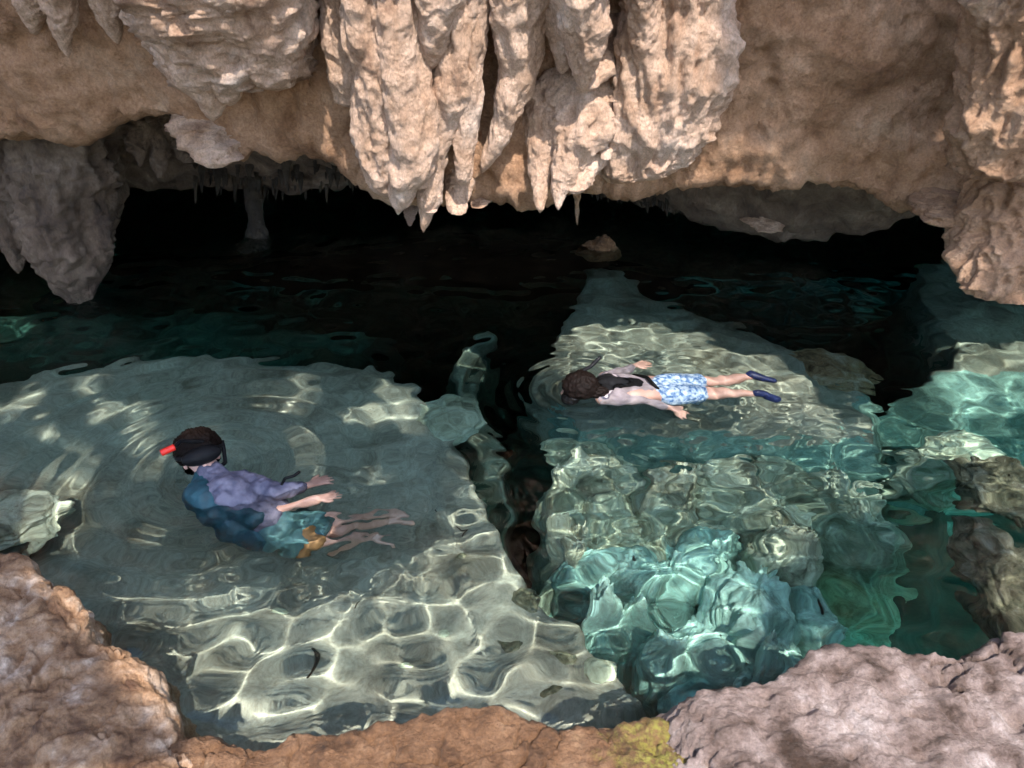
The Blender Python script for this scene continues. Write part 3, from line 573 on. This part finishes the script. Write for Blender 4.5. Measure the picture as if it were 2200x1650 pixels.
def hand(C_, wrist, direc, side, up):
    d = direc / np.linalg.norm(direc); sd = side / np.linalg.norm(side)
    for off in (-0.024, -0.008, 0.008, 0.024): C_.append((wrist + d * .01 + sd * off * .5, .019, wrist + d * .075 + sd * off, .016))
    for off, ln in ((-0.032, 0.060), (-0.011, 0.076), (0.010, 0.072), (0.031, 0.056)):
        b = wrist + d * 0.085 + sd * off; m = b + d * ln * 0.5 + sd * off * 0.25 + up * -0.006; t = b + d * ln * 0.92 + sd * off * 0.45 + up * -0.022
        C_.append((b, .0115, m, .0100)); C_.append((m, .0100, t, .0085))
    a_, b_ = wrist + d * .025 - sd * .025, wrist + d * .05 - sd * .052; C_.append((a_, .016, b_, .0125)); C_.append((b_, .0125, wrist + d * .085 - sd * .065, .010))
def ellipsoid(name, c, axes, r, mat, parent, noise=0.05, f=3, n=48, cut=None):
    T, Ph = np.meshgrid(np.linspace(0.03, np.pi - 0.03, n), np.linspace(0, 2 * np.pi, 2 * n, endpoint=False), indexing='ij')
    D = np.stack([np.sin(T) * np.cos(Ph), np.sin(T) * np.sin(Ph), np.cos(T)], -1)
    rad = 1 + noise * fbm(D * f + c[0], 3, 131)
    if name == 'hair': rad = rad + 0.05 * fbm(D * [7, 1.5, 7] + c[0], 3, 133, ridged=True)
    if cut is not None: rad = rad * (1 - 0.22 * sstep(0.15, 0.75, D @ cut))
    L_ = D * rad[..., None] * np.asarray(r)
    P = np.asarray(c) + L_ @ np.asarray(axes)
    return grid_obj(name, P, mat, wrap=True, parent=parent)
def tube(name, pts, r, mat, parent, label=None, **k):
    pts = resample(pts, 24); V = np.zeros((24, 10, 3)); tg = np.gradient(pts, axis=0); tg /= np.linalg.norm(tg, axis=1)[:, None]
    a = np.cross(tg, [0.1, 0.2, 1.0]); a /= np.linalg.norm(a, axis=1)[:, None] + 1e-9; b = np.cross(tg, a); rr = np.full(24, r, float); rr[0] *= 0.3; rr[-1] *= 0.3
    for j in range(10):
        t = j * np.pi / 5; V[:, j] = pts + (a * math.cos(t) + b * math.sin(t)) * rr[:, None]
    return grid_obj(name, V, mat, wrap=True, parent=parent, label=label, **k)
UP = np.array([0, 0, 1.0])
for m_ in (M_hair, M_black): m_.node_tree.nodes['Principled BSDF'].inputs['Specular IOR Level'].default_value = 0.07
def empty(name, loc, label, cat):
    o = bpy.data.objects.new(name, None); COL.objects.link(o); o.location = (0, 0, 0); o['label'] = label; o['category'] = cat; return o

def swimmer_two():
    root = empty('person', (0, 0, 0), 'snorkeler in pale blue patterned shorts and navy water shoes floating face down', 'person')
    head = J(1243, 836, .01); neck = J(1276, 829, -.05); chest = J(1308, 832, -.105); mid = J(1362, 832, -.14); pel = J(1425, 836, -.19)
    shn = J(1295, 856, -.06); shf = J(1302, 810, -.06); hn = J(1438, 848, -.17); hf = J(1438, 823, -.17)
    kn, kf = J(1552, 845, -.24), J(1556, 818, -.22); an, af = J(1634, 846, -.20), J(1620, 806, -.12); tn, tf = J(1672, 858, -.26), J(1664, 820, -.16)
    eln, wn, hnn = J(1378, 860, -.12), J(1440, 876, -.17), J(1478, 892, -.22); elf, wf, hff = J(1334, 798, -.14), J(1362, 786, -.18), J(1392, 778, -.2)
    ins = lambda a, b, t: a * (1 - t) + b * t
    C_ = [(ins(shn, chest, .25), .075, ins(hn, pel, .2), .085), (ins(shf, chest, .25), .075, ins(hf, pel, .2), .085), (chest, .105, pel, .095), (shn, .062, shf, .062), (neck, .052, head, .055), (neck, .052, chest, .07),
          (head + [.01, 0, .01], .095, head + [-.02, 0, -.02], .09), (head + [-.03, 0, -.02], .07, head + [-.09, 0, -.06], .045), (head + [-.11, 0, -.02], .016, head + [-.09, 0, -.03], .02),
          (shn, .056, eln, .042), (eln, .042, wn, .027), (shf, .056, elf, .042), (elf, .042, wf, .027),
          (hn, .088, ins(hn, kn, .5), .073), (ins(hn, kn, .5), .073, kn, .053), (kn, .052, ins(kn, an, .35), .053), (ins(kn, an, .35), .053, an, .034), (an, .034, tn, .026),
          (hf, .088, ins(hf, kf, .5), .073), (ins(hf, kf, .5), .073, kf, .053), (kf, .052, ins(kf, af, .35), .053), (ins(kf, af, .35), .053, af, .034), (af, .034, tf, .026)]
    hand(C_, wn, hnn - wn, np.cross(hnn - wn, UP), UP); hand(C_, wf, hff - wf, np.cross(UP, hff - wf), UP)
    flesh('body', C_, M_skin, root, .0065)
    flesh('shorts', [(ins(pel, mid, .35), .115, pel, .115), (ins(hn, mid, .3), .100, hn, .108), (ins(hf, mid, .3), .100, hf, .108), (hn, .105, ins(hn, kn, .5), .098), (hf, .105, ins(hf, kf, .5), .098)], M_print, root, wrinkle=.03)
    flesh('shirt', [(ins(shn, chest, .25), .083, ins(hn, mid, .4), .092), (ins(shf, chest, .25), .083, ins(hf, mid, .4), .092), (chest, .113, ins(mid, pel, .5), .104), (shn, .066, eln, .052), (eln, .052, ins(eln, wn, .8), .037), (shf, .066, elf, .052), (elf, .052, ins(elf, wf, .8), .037)], M_pale, root, wrinkle=.02)
    flesh('vest', [(ins(shn, chest, .45), .098, ins(shn, mid, .7), .094), (ins(shf, chest, .45), .098, ins(shf, mid, .7), .094), (chest + UP * .03, .108, mid + UP * .02, .10), (ins(neck, chest, .4), .075, chest, .1)], M_black, root, wrinkle=.02)
    tube('strap', [mid + [0, .13, .08], mid + [.10, .04, .125], ins(mid, pel, .5) + [.03, -.06, .12], pel + [-.02, -.14, .06], pel + [.02, -.18, .02]], .015, M_black, root)
    ax = np.array([[1, 0, 0], [0, 1, 0], [0, 0, 1.0]])
    ellipsoid('hair', head + [.015, 0, .02], ax, (.130, .112, .115), M_hair, root, .08)
    ellipsoid('hair', head + [.11, -.03, -.01], ax, (.10, .06, .05), M_hair, root, .2)
    tube('snorkel', [head + [-.07, -.08, -.02], head + [0, .06, .10], head + [.10, .13, .12], head + [.17, .17, .18]], .015, M_black, root)
    ellipsoid('diving_mask', head + [-.055, -.05, -.06], ax, (.075, .095, .05), M_black, root, .02)
    for a, t in ((an, tn), (af, tf)): flesh('shoe', [(ins(a, t, -.15), .044, ins(a, t, .3), .044), (ins(a, t, .3), .044, ins(a, t, .95), .034)], M_navy, root, .008)
swimmer_two()

def swimmer_one():
    root = empty('person', (0, 0, 0), 'snorkeler with a red tipped snorkel and lilac shirt floating over the pale slab', 'person')
    head = J(432, 984, .055); neck = J(456, 1020, .0); chest = J(492, 1062, -.05); bel = J(548, 1098, -.12); pel = J(600, 1130, -.24)
    sl, sr = J(432, 1066, -.05), J(520, 1034, -.04)
    er, wr, hr = J(596, 1058, -.03), J(664, 1042, -.05), J(745, 1016, -.07); el, wl, hl = J(550, 1110, -.10), J(680, 1072, -.12), J(752, 1048, -.14)
    hipl, hipr = J(604, 1152, -.30), J(628, 1118, -.28); kl, kr = J(705, 1168, -.42), J(728, 1125, -.40); al, ar = J(805, 1150, -.66), J(835, 1105, -.64)
    fd = np.array([.50, -.80, .34]); fd /= np.linalg.norm(fd); sd = np.cross(fd, UP); sd /= np.linalg.norm(sd); hu = np.cross(sd, fd)
    ins = lambda a, b, t: a * (1 - t) + b * t
    C_ = [(ins(sl, chest, .25), .09, ins(hipl, pel, .2), .095), (ins(sr, chest, .25), .09, ins(hipr, pel, .2), .095), (chest, .13, pel, .11), (sl, .07, sr, .07), (neck, .066, head, .07), (neck, .066, chest, .09),
          (head + hu * .03, .105, head - fd * .03 + hu * .02, .10), (head + fd * .02, .095, head + fd * .06 - hu * .085, .052), (head + fd * .105 + hu * .0, .014, head + fd * .118 - hu * .03, .018),
          (head + fd * .092 - hu * .062 - sd * .016, .012, head + fd * .092 - hu * .062 + sd * .016, .012), (head + sd * .10 - hu * .03, .014, head + sd * .10 + hu * .01, .018), (head - sd * .10 - hu * .03, .014, head - sd * .10 + hu * .01, .018),
          (sl, .062, el, .046), (el, .046, wl, .030), (sr, .062, er, .046), (er, .046, wr, .030),
          (hipl, .098, kl, .060), (kl, .060, al, .038), (al, .038, al + [.12, -.06, -.03], .028), (hipr, .098, kr, .060), (kr, .060, ar, .038), (ar, .038, ar + [.12, -.06, -.03], .028)]
    hand(C_, wr, hr - wr, np.cross(hr - wr, UP), UP); hand(C_, wl, hl - wl, np.cross(UP, hl - wl), UP)
    flesh('body', C_, M_skin, root, .0065)
    flesh('shirt', [(ins(sr, chest, .2), .105, ins(hipr, bel, .35) , .112), (ins(sl, chest, .5), .105, ins(hipl, bel, .5), .112), (chest, .148, ins(bel, pel, .5), .130), (ins(neck, head, .12), .080, chest, .12), (sr, .085, er, .068), (er, .068, ins(er, wr, .7), .052)], M_lilac, root, .009, 4, .045)
    flesh('vest', [(sl + [-.01, 0, .02], .098, el + [0, 0, -.01], .080), (ins(sl, chest, .3) + [-.02, -.02, .0], .12, ins(sl, hipl, .55) + [-.03, -.05, -.03], .12), (ins(neck, sl, .4) + [-.03, .06, -.02], .085, sl, .10), (ins(sl, hipl, .55) + [-.02, -.05, -.02], .12, ins(sl, hipl, .8) + [-.02, -.05, -.02], .10)], M_teal, root, .010, 6, .03)
    flesh('shorts', [(ins(pel, bel, .05), .140, pel, .142), (hipl, .118, ins(hipl, kl, .45), .105), (hipr, .118, ins(hipr, kr, .45), .105)], M_aqua, root, wrinkle=.03)
    for h_, k_ in ((hipl, kl),): flesh('shorts_hem', [(ins(h_, k_, .48), .108, ins(h_, k_, .60), .102)], M_orange, root)
    ax = np.stack([sd, -fd, hu])
    ellipsoid('hair', head - fd * .042 + hu * .06, ax, (.140, .140, .122), M_hair, root, .08)
    ellipsoid('hair', head - fd * .10 - hu * .07, ax, (.11, .08, .10), M_hair, root, .15)
    m = ellipsoid('diving_mask', head + fd * .100 + hu * .04, ax, (.120, .062, .058), M_black, root, .02)
    ring = [head + ax.T @ np.array([math.cos(t) * .142, math.sin(t) * .142, .045]) - fd * .03 for t in np.linspace(0, 2 * np.pi, 30)]
    tube('strap', ring, .014, M_black, m)
    s0 = head + fd * .115 - hu * .06 - sd * .02
    sn = tube('snorkel', [s0, s0 - sd * .10 - fd * .03, head - sd * .15 + hu * .06, J(388, 948, .27), J(374, 961, .29)], .013, M_black, root)
    tube('tip', [J(376, 960, .29), J(345, 974, .28)], .020, M_red, sn)
    tube('strap', [J(604, 1045, .02), J(612, 1028, .03), J(632, 1022, .03), J(645, 1012, .03)], .010, M_black, root)
swimmer_one()

# ------------------------------------------------------------------ twigs and small stones on the slab
M_twig = plain('dead twig', (0.03, 0.02, 0.012), 0.8)
def bedpt(u, v):
    p = under(u, v, 0.95); i = int(round((p[1] - 0.2) / 0.026)); j = int(round((p[0] + 7.6) / 0.026)); z = bz[i, j]; p = under(u, v, -z); return np.array([p[0], p[1], z + 0.012])
for pts, lab in (([(684,1400),(686,1415),(680,1432),(670,1448)], 'curved black twig lying alone on the pale slab'),
                 ([(768,1290),(760,1300),(756,1314)], 'short hooked twig below the lilac swimmer'),
                 ([(985,1120),(992,1132),(1003,1128),(994,1146)], 'small forked twig near the edge of the slab'),
                 ([(938,1092),(950,1108)], 'tiny straight twig under the swimmer\'s feet')):
    tube('twig', [bedpt(*p) for p in pts], .0055, M_twig, None, label=lab, cat='twig')
for i, (u, v, r) in enumerate([(990,1205,.05),(960,1360,.045),(1090,1380,.05),(600,1310,.03),(1210,1420,.07),(880,1430,.04),(1130,1290,.09),(1290,1440,.08),(1180,1490,.06)]):
    p = bedpt(u, v); boulder('stone', (p[0], p[1], p[2]), (r, r * .8, r * .4), M_sub if i % 2 else M_mott, None, None, seed=60 + i, n=24)
    o = bpy.data.objects[-1] if False else [x for x in COL.objects if x.name.startswith('stone')][-1]
    o['label'] = ['brown round stone at the head of the slab', 'small stone in the middle of the rippled slab', 'small brown stone near the lower edge of the slab', 'pale pebble under the lilac swimmer', 'brown stone by the pointed corner of the slab', 'pale stone low on the slab', 'flat brown stone near the channel edge', 'pale stone next to the slab corner', 'brown stone near the ledge'][i]
    o['category'] = 'stone'; o['group'] = 'stones on the pale slab'

# the tint of the water lies in a box of its own (its Surface is empty), closed just above the ripples
bm = bmesh.new(); bmesh.ops.create_cube(bm, size=1); bmesh.ops.scale(bm, vec=(15.6, 14.0, 8.06), verts=bm.verts)
me = bpy.data.meshes.new('water_haze'); bm.to_mesh(me); bm.free(); me.materials.append(M_depth)
d = add('water_haze', me, kind='stuff'); d.location = (0, 6.7, -4.0)
